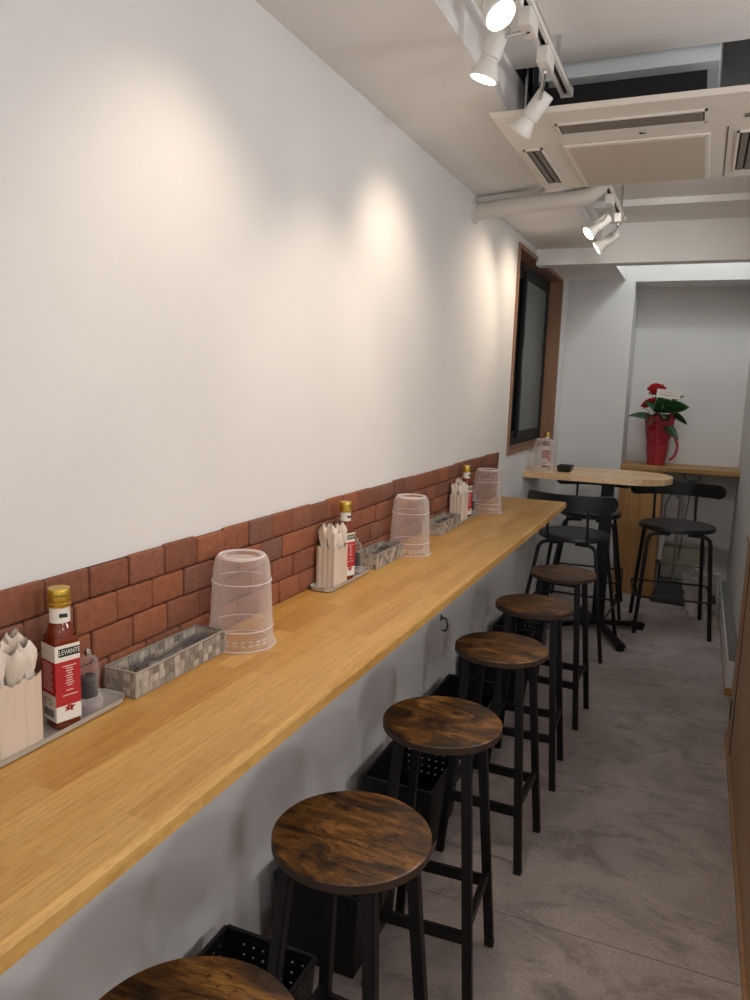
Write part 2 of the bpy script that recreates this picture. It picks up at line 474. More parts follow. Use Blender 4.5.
for nm, y0, y1, x0 in (('sash', a0 + .04, 5.36, -.128), ('sash', 5.30, a1 - .04, -.108)):
    b = NB(); frame(b, x0, x0 + .018, y0, y1, c0 + .04, c1 - .04, .05); s = obj(nm, b, 'mattblack', win)
    b = NB(); box(b, x0 + .006, x0 + .012, y0 + .05, y1 - .05, c0 + .09, c1 - .09); obj('pane', b, 'frost' if y0 > 5 else 'darkglass', s)
b = NB(); box(b, -.091, -.085, 5.31, 5.325, 1.75, 1.95, .002); obj('latch', b, 'slot', win)

# ------------------------------------------------------------------ counter
ct = thing('counter', 'long laminated oak wall counter running beside the brick strip', 'counter', (0, 0, 0))
for y0, y1 in ((-.6, 1.6405), (1.6415, 4.39)):
    b = NB(); prof = [(0, -.034), (.415, -.034)]
    for k in range(7):
        a = k / 6 * PI / 2; prof.append((.413 + .009 * math.sin(a), -.010 + .010 * -math.cos(PI / 2 - a) * 0 + .010 * (1 - math.cos(a)) * 0 - .0))
    prof = [(0.0, -.036), (.416, -.036), (.421, -.031), (.421, -.009), (.418, -.003), (.412, 0), (0.0, 0)]
    v0 = [b.verts.new((x, y0, HC + z)) for x, z in prof]; v1 = [b.verts.new((x, y1, HC + z)) for x, z in prof]
    b.faces.new(v0); b.faces.new(v1[::-1])
    for i in range(len(prof)): b.faces.new((v0[i], v0[(i + 1) % 7], v1[(i + 1) % 7], v1[i]))
    obj('board', b, 'counter', ct)

# ------------------------------------------------------------------ round-ended high table
tb = thing('high_table', 'pale wood high table with rounded end on black pedestal', 'table', (.543, 5.45, 0))
b = NB(); pts = [(-.54, -.30), (.14, -.30)]
for k in range(25):
    a = -PI / 2 + PI * k / 24; pts.append((.14 + .27 * math.cos(a), .30 * math.sin(a)))
pts += [(-.54, .30)]
lo = [b.verts.new((x, y, HT - .04)) for x, y in pts]; hi = [b.verts.new((x, y, HT)) for x, y in pts]
b.faces.new(lo[::-1]); ft = b.faces.new(hi); n = len(pts)
for i in range(n): b.faces.new((lo[i], lo[(i + 1) % n], hi[(i + 1) % n], hi[i]))
bmesh.ops.bevel(b, geom=[e for e in ft.edges], offset=.004, segments=2, affect='EDGES')
obj('tabletop', b, 'table', tb, smooth=True)
b = NB(); box(b, -.04, .04, -.10, -.02, .05, HT - .045, .006); obj('column', b, 'black', tb)
b = NB(); bar(b, (-.27, 0, HT - .053), (.25, 0, HT - .053), .05, .02, bev=.003); bar(b, (0, -.24, HT - .055), (0, .20, HT - .055), .05, .02, bev=.003)
obj('top_bracket', b, 'black', tb)
for a, r_ in ((-64, .47), (27, .34), (116, .40), (207, .34)):
    a = math.radians(a); d = Vector((math.cos(a), math.sin(a), 0)); b = NB(); o_ = Vector((0, -.06, 0))
    bar(b, o_ + d * .02 + Vector((0, 0, .055)), o_ + d * r_ + Vector((0, 0, .032)), .055, .03, bev=.006)
    lathe(b, [(.024, 0), (.026, .004), (.026, .02)], 16, tuple(o_ + d * (r_ - .025))); obj('foot', b, 'black', tb, smooth=True)

# ------------------------------------------------------------------ shelf in the niche, cabinet under it
b = NB(); box(b, nx, XR, YB - .005, YNI, 1.04, 1.078, .003)
tag(obj('wall_shelf', b, 'shelfwood'), 'oak shelf board across the back niche under the red plant', 'shelf')
cb = thing('cabinet', 'plain oak veneer cabinet box under the left of the niche shelf', 'cabinet', (nx, YB, 0))
b = NB(); box(b, .002, .335, .002, .425, 0, 1.04, .001); obj('body', b, 'ply', cb)
b = NB(); box(b, .004, .175, -.004, .002, .01, 1.03, .001); obj('door', b, 'ply', cb)
b = NB(); box(b, .179, .333, -.004, .002, .01, 1.03, .001); obj('door', b, 'ply', cb)

# ------------------------------------------------------------------ air conditioner and pipes
ac = thing('air_conditioner', 'white ceiling cassette air conditioner with beige grille hanging in the ceiling opening', 'air conditioner', (.825, 2.955, 2.512))
b = NB(); X, Y = .452, .465
v = [(-X, -Y, .014), (X, -Y, .014), (X, Y, .014), (-X, Y, .014), (-X + .012, -Y + .014, 0), (X - .012, -Y + .014, 0), (X - .012, Y - .012, 0), (-X + .012, Y - .012, 0)]
v = [b.verts.new(p) for p in v]
for q in ((0, 1, 2, 3), (7, 6, 5, 4), (0, 4, 5, 1), (1, 5, 6, 2), (2, 6, 7, 3), (3, 7, 4, 0)): b.faces.new([v[i] for i in q])
obj('panel', b, 'acwhite', ac)
b = NB(); box(b, -.27, .205, -.125, .43, -.009, -.0005, .003); obj('intake_frame', b, 'acwhite', ac)
b = NB(); box(b, -.252, .19, -.108, .415, -.0105, -.009, .0005)
for k in range(2): box(b, -.106 + k * .147, -.103 + k * .147, -.105, .412, -.0112, -.0105)
obj('intake_grille', b, 'grille', ac)
def vent(x0, x1, y0, y1):
    b = NB(); frame_w = .008
    box(b, x0, x1, y0, y0 + frame_w, -.006, 0); box(b, x0, x1, y1 - frame_w, y1, -.006, 0)
    box(b, x0, x0 + frame_w, y0, y1, -.006, 0); box(b, x1 - frame_w, x1, y0, y1, -.006, 0)
    o = obj('vent', b, 'acwhite', ac)
    b = NB(); box(b, x0 + .006, x1 - .006, y0 + .006, y1 - .006, -.0015, -.0004); obj('recess', b, 'dark', o)
    b = NB()
    if x1 - x0 > y1 - y0:
        box(b, x0 + .012, x1 - .012, y0 + .02, y1 - .02, -.006, -.0015, .002)
        box(b, x0 + .012, x1 - .012, y0 + .008, y0 + .014, -.005, -.0015)
    else:
        w = (x1 - x0); box(b, x0 + .014, x0 + w * .45, y0 + .012, y1 - .012, -.006, -.0015, .002); box(b, x0 + w * .55, x1 - .014, y0 + .012, y1 - .012, -.006, -.0015, .002)
    obj('louvre', b, 'slot', o)
vent(-.26, .195, -.345, -.235); vent(-.415, -.345, -.11, .36); vent(.285, .36, -.11, .36)
b = NB(); box(b, .255, .258, -.16, .44, -.002, 0); obj('seam', b, 'ink', ac)
b = NB(); box(b, .30, .325, -.27, -.24, -.003, 0, .001); obj('sensor', b, 'slot', ac)
b = NB()
for k in range(3):
    for j in range(2): box(b, .345 + k * .016, .351 + k * .016, -.268 + j * .018, -.262 + j * .018, -.002, 0)
obj('indicator_dots', b, 'slot', ac)
b = NB(); box(b, -.012, .008, -.175, -.168, -.002, 0); box(b, -.012, -.004, -.182, -.168, -.002, 0); obj('logo', b, 'ink', ac)
b = NB(); box(b, -.36, .215, -.26, .42, .165, .60, .002); obj('metal_duct', b, 'duct', ac)
b = NB(); box(b, -.33, .18, -.20, .40, .016, .164); obj('inner_housing', b, 'dark', ac)
for sx in (-.38, .38):
    b = NB(); tube(b, [(sx, -.26, .015), (sx, -.26, .85)], .005, 8); obj('hanger_rod', b, 'steel', ac)
    b = NB(); tube(b, [(sx, .44, .015), (sx, .44, .85)], .005, 8); obj('hanger_rod', b, 'steel', ac)
pp = thing('drain_pipe', 'thick white wrapped pipe from the wall up behind the air conditioner', 'pipe', (0, 3.66, 2.49))
b = NB(); tube(b, rounded([(0.002, 0, 0), (.30, -.10, 0), (.60, -.19, .0), (.66, -.13, .26)], .09, 8), .037, 18); obj('pipe_run', b, 'pipe', pp, smooth=True)
b = NB(); lathe(b, [(.052, 0), (.052, .012), (.044, .016)], 24); bmesh.ops.rotate(b, verts=b.verts, matrix=Matrix.Rotation(PI / 2, 3, 'Y')); obj('wall_collar', b, 'pipe', pp, smooth=True)
b = NB(); tube(b, rounded([(0.002, .01, 0), (.28, -.06, 0), (.45, -.12, .10)], .06, 8), .024, 14)
tag(obj('coolant_pipe', b, 'pipe', smooth=True), 'thinner white pipe lying just above the thick wrapped pipe', 'pipe').location = (0, 3.68, 2.545)
for a0_, s_ in (((1.13, 3.9), 0),):
    pass

# ------------------------------------------------------------------ track rails and spotlights
def rail(label, x, y0, y1, z):
    t = thing('track_rail', label, 'track rail', (x, y0, z))
    L_ = y1 - y0; b = NB()
    box(b, -.018, -.008, 0, L_, 0, .022); box(b, .008, .018, 0, L_, 0, .022); box(b, -.018, .018, 0, L_, .018, .024); obj('channel', b, 'whitepl', t)
    b = NB(); box(b, -.0078, .0078, 0, L_, .010, .018); obj('conductor', b, 'blackpl', t)
    b = NB(); box(b, -.02, .02, L_, L_ + .012, -.002, .026, .002); obj('end_cap', b, 'whitepl', t)
    return t
rail('white track rail in front of the air conditioner near the camera', .592, -.6, 2.63, 2.60)
rail('white track rail behind the air conditioner near the beam', .60, 3.56, 4.42, 2.575)
for (x, y, z, zt, w_) in ((.592, 1.2, 2.626, 2.71, 'the front track rail above the camera'), (.592, 2.45, 2.626, 2.71, 'the front track rail at its air conditioner end'), (.60, 3.7, 2.60, 2.745, 'the rear track rail at its air conditioner end'), (.60, 4.35, 2.60, 2.745, 'the rear track rail at its beam end')):
    b = NB(); tube(b, [(x, y, z), (x, y, zt)], .006, 10)
    tag(obj('rail_hanger', b, 'steel'), 'short metal rod holding ' + w_, 'rod', 'rods holding the track rails')
M['lampface'] = emit('lamp_face', (255, 246, 232), 14.0)
def spotlight(label, disc, target, ad, power, color=WARM):
    """disc: centre of the lamp opening; ad: point on the rail"""
    disc, target, ad = Vector(disc), Vector(target), Vector(ad)
    t = thing('spotlight', label, 'spotlight', tuple(ad), 0, 'white track spotlights')
    d = (target - disc).normalized(); q = (-d).to_track_quat('Z', 'Y').to_matrix().to_4x4()
    T = Matrix.Translation(disc - ad) @ q
    b = NB(); box(b, -.017, .017, -.045, .045, -.045, .0, .004); obj('adapter', b, 'whitepl', t)
    b = NB(); lathe(b, [(.036, 0), (.038, .002), (.039, .008), (.033, .022), (.0235, .044), (.0225, .047), (.0225, .050), (.027, .052), (.027, .128), (.024, .132)], 28, cap0=False)
    b.transform(T); h = obj('lamp_head', b, 'whitepl', t, smooth=True)
    b = NB(); lathe(b, [(.0, .0095), (.035, .0095)], 28, cap0=False, cap1=False); b.transform(T); obj('lamp_face', b, 'lampface', h)
    piv = T @ Vector((0, 0, .10)); b = NB()
    tube(b, rounded([(0, 0, -.045), (0, 0, piv.z * .55 - .02), tuple(T @ Vector((0, 0, .10)))], .02, 4), .006, 10)
    obj('stem', b, 'steel', t, smooth=True)
    l = bpy.data.lights.new('spot_beam', 'SPOT'); l.energy = power; l.color = color; l.spot_size = math.radians(92); l.spot_blend = 1.0; l.shadow_soft_size = .03
    lo = bpy.data.objects.new('spot_beam', l); COL.objects.link(lo); lo.parent = t
    lo.matrix_local = Matrix.Translation(disc - ad + d * .004) @ q
    return t
# light objects shine along local -Z; q maps +Z to -d, so -Z is the aim direction
spotlight('white spotlight glowing at the top edge, nearest the camera', (.588, 1.80, 2.49), (1.43, 1.425, 1.31), (.592, 1.88, 2.60), SPOT_W * 1.4)
spotlight('white spotlight below the top edge, lit opening turned down', (.475, 2.07, 2.465), (0, 2.07, 1.0), (.592, 2.05, 2.60), SPOT_W)
spotlight('white spotlight at the end of the front rail, turned to the wall', (.480, 2.48, 2.455), (0, 2.62, 1.9), (.592, 2.28, 2.60), SPOT_W * .8)
spotlight('white spotlight behind the air conditioner, nearer the wall window', (.478, 4.08, 2.45), (0, 3.80, 1.99), (.60, 3.86, 2.575), SPOT_W * .8)
spotlight('white spotlight behind the air conditioner, nearer the beam', (.468, 4.50, 2.45), (0, 4.40, 2.10), (.60, 4.26, 2.575), SPOT_W * .8)
spotlight('added out-of-view spotlight on the front rail above the camera', (.50, 1.36, 2.49), (0, 1.42, 1.60), (.592, 1.30, 2.60), SPOT_W * .8)  # out of view, added to light the near part of the wall
spotlight('added unseen spotlight behind the air conditioner, brightening the back niche', (.80, 3.62, 2.60), (.90, 6.6, .85), (.80, 3.54, 2.745), SPOT_W * 1.25, (1.0, .95, .88))  # invented spot, added only to brighten the back niche
spotlight('added out-of-view spotlight on the front rail behind the camera', (.50, .20, 2.49), (0, .15, 1.45), (.592, .2, 2.60), SPOT_W * .5)  # extra spot outside the frame, added as wall fill

# fill lamps added over the kitchen, out of view, and the lamp in the shaft
M['panel'] = emit('fill_globe_face', (235, 240, 255), 3.0)  # glow of the added kitchen fill lamps
for y, w_ in ((-1.2, 'nearest the street'), (.6, 'in the middle of the kitchen'), (2.2, 'farthest from the street')):
    t = thing('fill_globe', 'unseen round fill lamp added over the open kitchen, ' + w_, 'pendant lamp', (2.5, y, 2.10), 0, 'added kitchen fill lamps')
    b = NB(); lathe(b, [(.0, -.10), (.06, -.08), (.10, 0), (.06, .08), (.02, .098)], 28, cap0=False); obj('globe', b, 'panel', t, smooth=True)
    b = NB(); tube(b, [(0, 0, .09), (0, 0, ZU - 2.101)], .006, 8); obj('cord', b, 'whitepl', t)
    l = bpy.data.lights.new('globe_light', 'POINT'); l.energy = KITCHEN_FILL_W; l.color = (.95, .96, 1.0); l.shadow_soft_size = .12
    lo = bpy.data.objects.new('globe_light', l); COL.objects.link(lo); lo.parent = t; lo.location = (0, 0, -.115)
t = thing('wall_lamp', 'round white lamp high in the light shaft behind the beam', 'lamp', (1.1, 5.38, 3.32))
b = NB(); lathe(b, [(.0, -.055), (.03, -.046), (.05, -.02), (.055, 0), (.05, .02), (.03, .046), (.0, .055)], 24, cap0=False, cap1=False); M['globe'] = emit('globe', (240, 246, 255), 10.0); obj('globe', b, 'globe', t, smooth=True)
b = NB(); box(b, -.04, .04, -.108, -.05, -.04, .04, .006); obj('bracket', b, 'whitepl', t)
l = bpy.data.lights.new('globe_light', 'POINT'); l.energy = SHAFT_W; l.color = (.90, .96, 1.0); l.shadow_soft_size = .05
lo = bpy.data.objects.new('globe_light', l); COL.objects.link(lo); lo.parent = t; lo.location = (0, .062, 0)

# ------------------------------------------------------------------ round stools
def make_stool():
    t = thing('stool', '', 'stool', (0, 0, 0))
    b = NB(); R_ = .164; z1 = .752
    rings = lathe(b, [(R_ - .004, z1 - .023), (R_, z1 - .020), (R_, z1 - .003), (R_ - .003, z1)], 64)
    for f in b.faces: f.material_index = 0 if f.calc_center_median().z > z1 - .002 else 1
    obj('seat', b, ['seat', 'edge'], t)
    zt, zr = z1 - .024, .225; tp, ft_ = .092, .143
    for sx in (-1, 1):
        for sy in (-1, 1):
            b = NB(); bar(b, (sx * tp, sy * tp, zt - .002), (sx * ft_, sy * ft_, .004), .026, .026, up=(0, 1, 0), bev=.003)
            o = obj('leg', b, 'black', t)
            b = NB(); box(b, sx * ft_ - .014, sx * ft_ + .014, sy * ft_ - .014, sy * ft_ + .014, 0, .012, .002); obj('foot_cap', b, 'blackpl', o)
    k = lambda z: tp + (ft_ - tp) * (zt - z) / zt
    for sx in (-1, 1):
        a = k(zr + .02); b = NB(); bar(b, (sx * a, -a, zr + .02), (sx * a, a, zr + .02), .016, .034, bev=.002); obj('stretcher', b, 'black', t)
        a = k(zr - .01); b = NB(); bar(b, (-a, sx * a, zr - .01), (a, sx * a, zr - .01), .016, .034, bev=.002); obj('stretcher', b, 'black', t)
    b = NB(); a = tp
    for s in (-1, 1):
        bar(b, (s * a, -a, zt - .012), (s * a, a, zt - .012), .014, .022); bar(b, (-a, s * a, zt - .012), (a, s * a, zt - .012), .014, .022)
    obj('under_frame', b, 'black', t)
    return t
st = [(.505, .755, 8, 'round rustic wood stool nearest the camera, cut off by the bottom edge'),
      (.502, 1.306, -4, 'round rustic wood stool second from the camera, with a golden brown top'),
      (.502, 1.898, 3, 'round rustic wood stool third from the camera, in the middle of the counter'),
      (.502, 2.57, -2, 'round rustic wood stool fourth from the camera, beside the black hook on the wall'),
      (.499, 3.17, 3, 'round rustic wood stool fifth from the camera, second last in the row'),
      (.514, 3.82, -3, 'round rustic wood stool farthest from the camera, last of the counter row')]
s0 = make_stool()
for i, (x, y, a, lab) in enumerate(st):
    if i == 0: s0.location = (x, y, 0); s0.rotation_euler = (0, 0, math.radians(a)); s0['label'] = lab; s0['group'] = 'round stools along the counter'
    else: dup(s0, (x, y, 0), math.radians(a), lab)

# ------------------------------------------------------------------ black bar chairs
def make_chair(fx, fy):
    t = thing('bar_chair', '', 'chair', (0, 0, 0)); zs = .755; R_ = .225
    b = NB(); lathe(b, [(R_ - .012, zs - .034), (R_, zs - .028), (R_, zs - .008), (R_ - .006, zs)], 48)
    obj('seat', b, 'blackwood', t, smooth=True)
    b = NB(); lathe(b, [(R_ - .015, zs), (R_ - .018, zs + .003), (.10, zs - .002 + .003), (.0, zs + .001)], 48, cap1=False, cap0=False); obj('seat_pad', b, 'charcoal', t, smooth=True)
    tr = .0125
    for sx in (-1, 1):
        for sy in (-1, 1):
            b = NB(); tube(b, rounded([(sx * .05, sy * .165, zs - .045), (sx * .175, sy * .175, zs - .045), (sx * fx, sy * fy, .003)], .06, 7), tr, 12)
            o = obj('leg', b, 'black', t, smooth=True)
    k = lambda z: (.175 + (fx - .175) * (zs - .045 - z) / (zs - .045) + .0, .175 + (fy - .175) * (zs - .045 - z) / (zs - .045))
    zf = .27; kx, ky = k(zf); b = NB(); e = .02
    tube(b, rounded([(-kx - e, ky, zf + .05), (-kx - e, ky + .03, zf), (kx + e, ky + .03, zf), (kx + e, ky, zf + .05)], .03, 5), .007, 8)
    tube(b, rounded([(-kx, -ky, zf), (-kx - .03, -ky, zf), (-kx - .03, ky, zf), (-kx, ky, zf)], .03, 5), .007, 8)
    tube(b, rounded([(kx, -ky, zf), (kx + .03, -ky, zf), (kx + .03, ky, zf), (kx, ky, zf)], .03, 5), .007, 8)
    tube(b, [(-kx, -ky, zf), (kx, -ky, zf)], .007, 8)
    obj('footrest', b, 'black', t, smooth=True)
    Rb = .34; cy = .07
    def arcp(a, rr=Rb): return (rr * math.sin(a), cy - rr * math.cos(a))
    b = NB()
    A = .95; nn = 72; th = .011; z0, z1 = .925, 1.03
    loops = []
    for i in range(nn + 1):
        a = -A + 2 * A * i / nn
        # rounded ends
        ed = min(1, (A - abs(a)) * Rb / .05); hh = (z1 - z0) / 2 * math.sqrt(max(0.02, 1 - (1 - ed) ** 2)); zc = (z0 + z1) / 2
        px, py = arcp(a, Rb - th); qx, qy = arcp(a, Rb + th)
        loops.append([b.verts.new(p) for p in ((px, py, zc - hh + .004), (px, py, zc + hh - .004), ((px + qx) / 2, (py + qy) / 2, zc + hh), (qx, qy, zc + hh - .004), (qx, qy, zc - hh + .004), ((px + qx) / 2, (py + qy) / 2, zc - hh))])
    for P_, Q_ in zip(loops, loops[1:]):
        for k_ in range(6): b.faces.new((P_[k_], P_[(k_ + 1) % 6], Q_[(k_ + 1) % 6], Q_[k_]))
    b.faces.new(loops[0]); b.faces.new(loops[-1][::-1])
    obj('backrest', b, 'blackwood', t, smooth=True)
    for s in (-1, 1):
        px, py = arcp(s * .40, Rb - th - .007)
        b = NB(); tube(b, [(s * .125, -.185, zs - .02), (px, py, zs + .12), (px, py, z1 - .03)], .0085, 10); obj('back_post', b, 'black', t, smooth=True)
    return t
c0_ = make_chair(.275, .265); c0_.location = (.395, 4.965, 0); c0_.rotation_euler = (0, 0, math.radians(-4))
c0_['label'] = 'black round-seated bar chair in front of the high table, back to the camera'; c0_['group'] = 'black bar chairs'
dup(c0_, (.375, 5.93, 0), math.radians(184), 'black bar chair behind the high table, mostly hidden by its column')
cc = make_chair(.215, .235); cc.location = (1.0, 5.70, 0); cc.rotation_euler = (0, 0, math.radians(187)); cc['group'] = 'black bar chairs'
cc['label'] = 'black bar chair at the rounded table end, standing below the red plant'
cc.scale = (1.14, 1.10, 1.0)

# ------------------------------------------------------------------ black crates under the counter
def crate(x0, x1, y0, y1, h, label):
    w, d = x1 - x0, y1 - y0
    t = thing('storage_crate', label, 'crate', ((x0 + x1) / 2, (y0 + y1) / 2, 0), 0, 'black crates under the counter')
    tp = .9; b = NB()
    def P_(u, v, z):   # u,v in -1..1
        s = tp + (1 - tp) * z / h; return (u * w / 2 * s, v * d / 2 * s, z)
    def side(f, n):
        us = [0.0]; vs = [0.0]
        for i in range(n // 2): us += [(i + .72) / (n // 2), (i + 1) / (n // 2)]
        for j in range(9): vs += [(j + .75) / 9, (j + 1) / 9]
        g = [[b.verts.new(f(u, v)) for v in vs] for u in us]
        for i in range(len(us) - 1):
            for j in range(len(vs) - 1):
                if 7 < j < 17 and j % 2 == 1 and i % 2 == 1 and 2 < i < len(us) - 3: continue
                b.faces.new((g[i][j], g[i + 1][j], g[i + 1][j + 1], g[i][j + 1]))
    zz = lambda q: .004 + q * (h - .004)
    nx_, ny_ = int(w / .014) | 1, int(d / .014) | 1
    side(lambda p, q: P_(-1 + 2 * p, -1, zz(q)), nx_); side(lambda p, q: P_(-1 + 2 * p, 1, zz(q)), nx_)
    side(lambda p, q: P_(-1, -1 + 2 * p, zz(q)), ny_); side(lambda p, q: P_(1, -1 + 2 * p, zz(q)), ny_)
    b.faces.new([b.verts.new(P_(u, v, .004)) for u, v in ((-1, -1), (1, -1), (1, 1), (-1, 1))])
    obj('basin', b, 'blackpl', t, solid=.003)
    b = NB(); frame2 = [(-w / 2, -d / 2), (w / 2, -d / 2), (w / 2, d / 2), (-w / 2, d / 2)]
    for i in range(4):
        a_, c_ = frame2[i], frame2[(i + 1) % 4]; bar(b, (a_[0], a_[1], h), (c_[0], c_[1], h), .014, .010, bev=.002)
    obj('rim', b, 'blackpl', t); return t
crate(.065, .325, 1.14, 1.505, .25, 'black perforated plastic crate on the floor between the two nearest stools')
crate(.075, .335, 1.73, 2.06, .26, 'black crate on the floor behind the second stool')
crate(.07, .335, 2.36, 2.70, .25, 'black crate on the floor behind the third stool')
crate(.055, .33, 3.09, 3.45, .25, 'black perforated crate on the floor behind the fourth stool')
crate(.03, .33, 3.72, 4.06, .25, 'black crate on the floor behind the fifth stool')
crate(.05, .33, 4.33, 4.61, .25, 'black crate on the floor under the far end of the counter')
b = NB(); tube(b, rounded([(.002, 0, .04), (.035, 0, .04), (.05, 0, -.01), (.035, 0, -.05), (.012, 0, -.045)], .02, 5), .005, 8); box(b, 0, .004, -.012, .012, .02, .06, .001)
o = tag(obj('bag_hook', b, 'black', smooth=True), 'small black coat hook screwed to the wall under the counter', 'hook'); o.location = (0, 3.44, .51); o.scale = (.75, .75, .75)

# ------------------------------------------------------------------ table settings on the counter
def tray(y0, y1, label):
    x0, x1 = .019, .096
    t = thing('tray', label, 'tray', ((x0 + x1) / 2 + .002, (y0 + y1) / 2, HC), 0, 'steel trays on the counter')
    w, d = (x1 - x0) / 2, (y1 - y0) / 2; b = NB(); rc = .022
    def ring(ins, z, r):
        o_ = []
        for cx_, cy_, a0_ in ((w - ins - r, d - ins - r, 0), (-w + ins + r, d - ins - r, 90), (-w + ins + r, -d + ins + r, 180), (w - ins - r, -d + ins + r, 270)):
            for k in range(7):
                a = math.radians(a0_ + 15 * k); o_.append(b.verts.new((cx_ + r * math.cos(a), cy_ + r * math.sin(a), z)))
        return o_
    rs = [ring(.006, .0006, rc - .006), ring(.002, .003, rc - .002), ring(.0, .014, rc), ring(-.002, .0145, rc + .002), ring(-.002, .0125, rc + .002)]
    rs2 = [ring(.0015, .013, rc - .0015), ring(.0035, .004, rc - .0035), ring(.008, .0025, rc - .008)]
    for A_, B_ in list(zip(rs[:4], rs[1:4])) + [(rs[3], rs2[0]), (rs2[0], rs2[1]), (rs2[1], rs2[2])]:
        for i in range(len(A_)): b.faces.new((A_[i], A_[(i + 1) % len(A_)], B_[(i + 1) % len(A_)], B_[i]))
    for v_ in rs[4]: b.verts.remove(v_)
    b.faces.new(rs[0][::-1]); b.faces.new(rs2[2])
    obj('pan', b, 'traysteel', t, smooth=True)
    return t
tray(.745, 1.115, 'stainless steel tray nearest the camera, under the bottle')
tray(2.0, 2.315, 'stainless steel tray in the middle of the counter')
tray(3.36, 3.70, 'stainless steel tray farthest along the counter')
HT_ = HC + .0026

def holder(y, label, towlabel, n_seed):
    random.seed(n_seed); w, d, h = .072, .090, .128
    t = thing('towel_holder', label, 'holder', (.059, y, HT_), 0, 'white holders with wrapped towels')
    b = NB(); box(b, -w / 2 + .002, w / 2 - .002, -d / 2 + .002, d / 2 - .002, 0, .003, .001)
    def per(u, v):
        a = 2 * PI * u; c_, s_ = math.cos(a), math.sin(a); f = 1 / (abs(c_) ** 9 + abs(s_) ** 9) ** (1 / 9)
        rp = 1 + .016 * math.sin(15 * a + n_seed) + .008 * math.sin(26 * a)
        t_ = .0 if v <= .5 else .0018; q_ = v * 2 if v <= .5 else (1 - v) * 2
        return ((w / 2 - t_) * c_ * f * rp, (d / 2 - t_) * s_ * f * rp, q_ * (h + .003 * math.sin(9 * a + n_seed) + .002 * math.sin(17 * a)) + (.0032 if v > .99 else 0))
    sheet(b, per, 160, 8); bmesh.ops.remove_doubles(b, verts=b.verts, dist=.00005)
    obj('box', b, 'ivory', t, smooth=True)
    for i in range(2):
        for j in range(3):
            b = NB(); H_ = random.uniform(.172, .192); ph = random.uniform(0, 6); tw = random.uniform(-.5, .5)
            def f(u, v, ph=ph, H_=H_, tw=tw):
                a = 2 * PI * u; sq = 1 / max(abs(math.cos(a)), abs(math.sin(a))) ** .7
                env = 1.0 if v < .72 else 1.0 + .36 * math.sin((v - .72) / .28 * PI) ** .5 if v < 1 else 1.05
                rx, ry = .0125 * sq * env, .0105 * sq * env
                if v > .93: ry *= .85; rx *= .85
                z = v * H_ + (.006 * math.sin(3 * a + ph) if v > .85 else 0)
                r = 1 + (.13 * math.sin(5 * a + ph + v * 9) + .10 * math.sin(3 * a - v * 23 + ph)) * max(0, min(1, (v - .5) * 4))
                x, y = rx * math.cos(a) * r, ry * math.sin(a) * r
                q = tw * max(0, v - .6) * 2.5
                return (x * math.cos(q) - y * math.sin(q), x * math.sin(q) + y * math.cos(q) + .004 * math.sin(v * 4 + ph) * v, z)
            sheet(b, f, 20, 14); bmesh.ops.remove_doubles(b, verts=b.verts, dist=.0002)
            o = tag(obj('wrapped_towel', b, 'paper', smooth=True), towlabel, 'wrapped towel', towlabel)
            o.location = (.059 - .0155 + i * .031, y - .028 + j * .028, HT_ + .0035); o.rotation_euler = (random.uniform(-.02, .02), random.uniform(-.015, .015), 0)
holder(.866, 'white towel holder on the nearest tray at the left edge', 'white wrapped hand towel in the holder at the left edge', 1)
holder(2.085, 'square white towel holder on the middle tray', 'white wrapped hand towel in the holder of the middle tray', 2)
holder(3.445, 'white towel holder on the farthest tray', 'white wrapped hand towel in the holder of the farthest tray', 3)

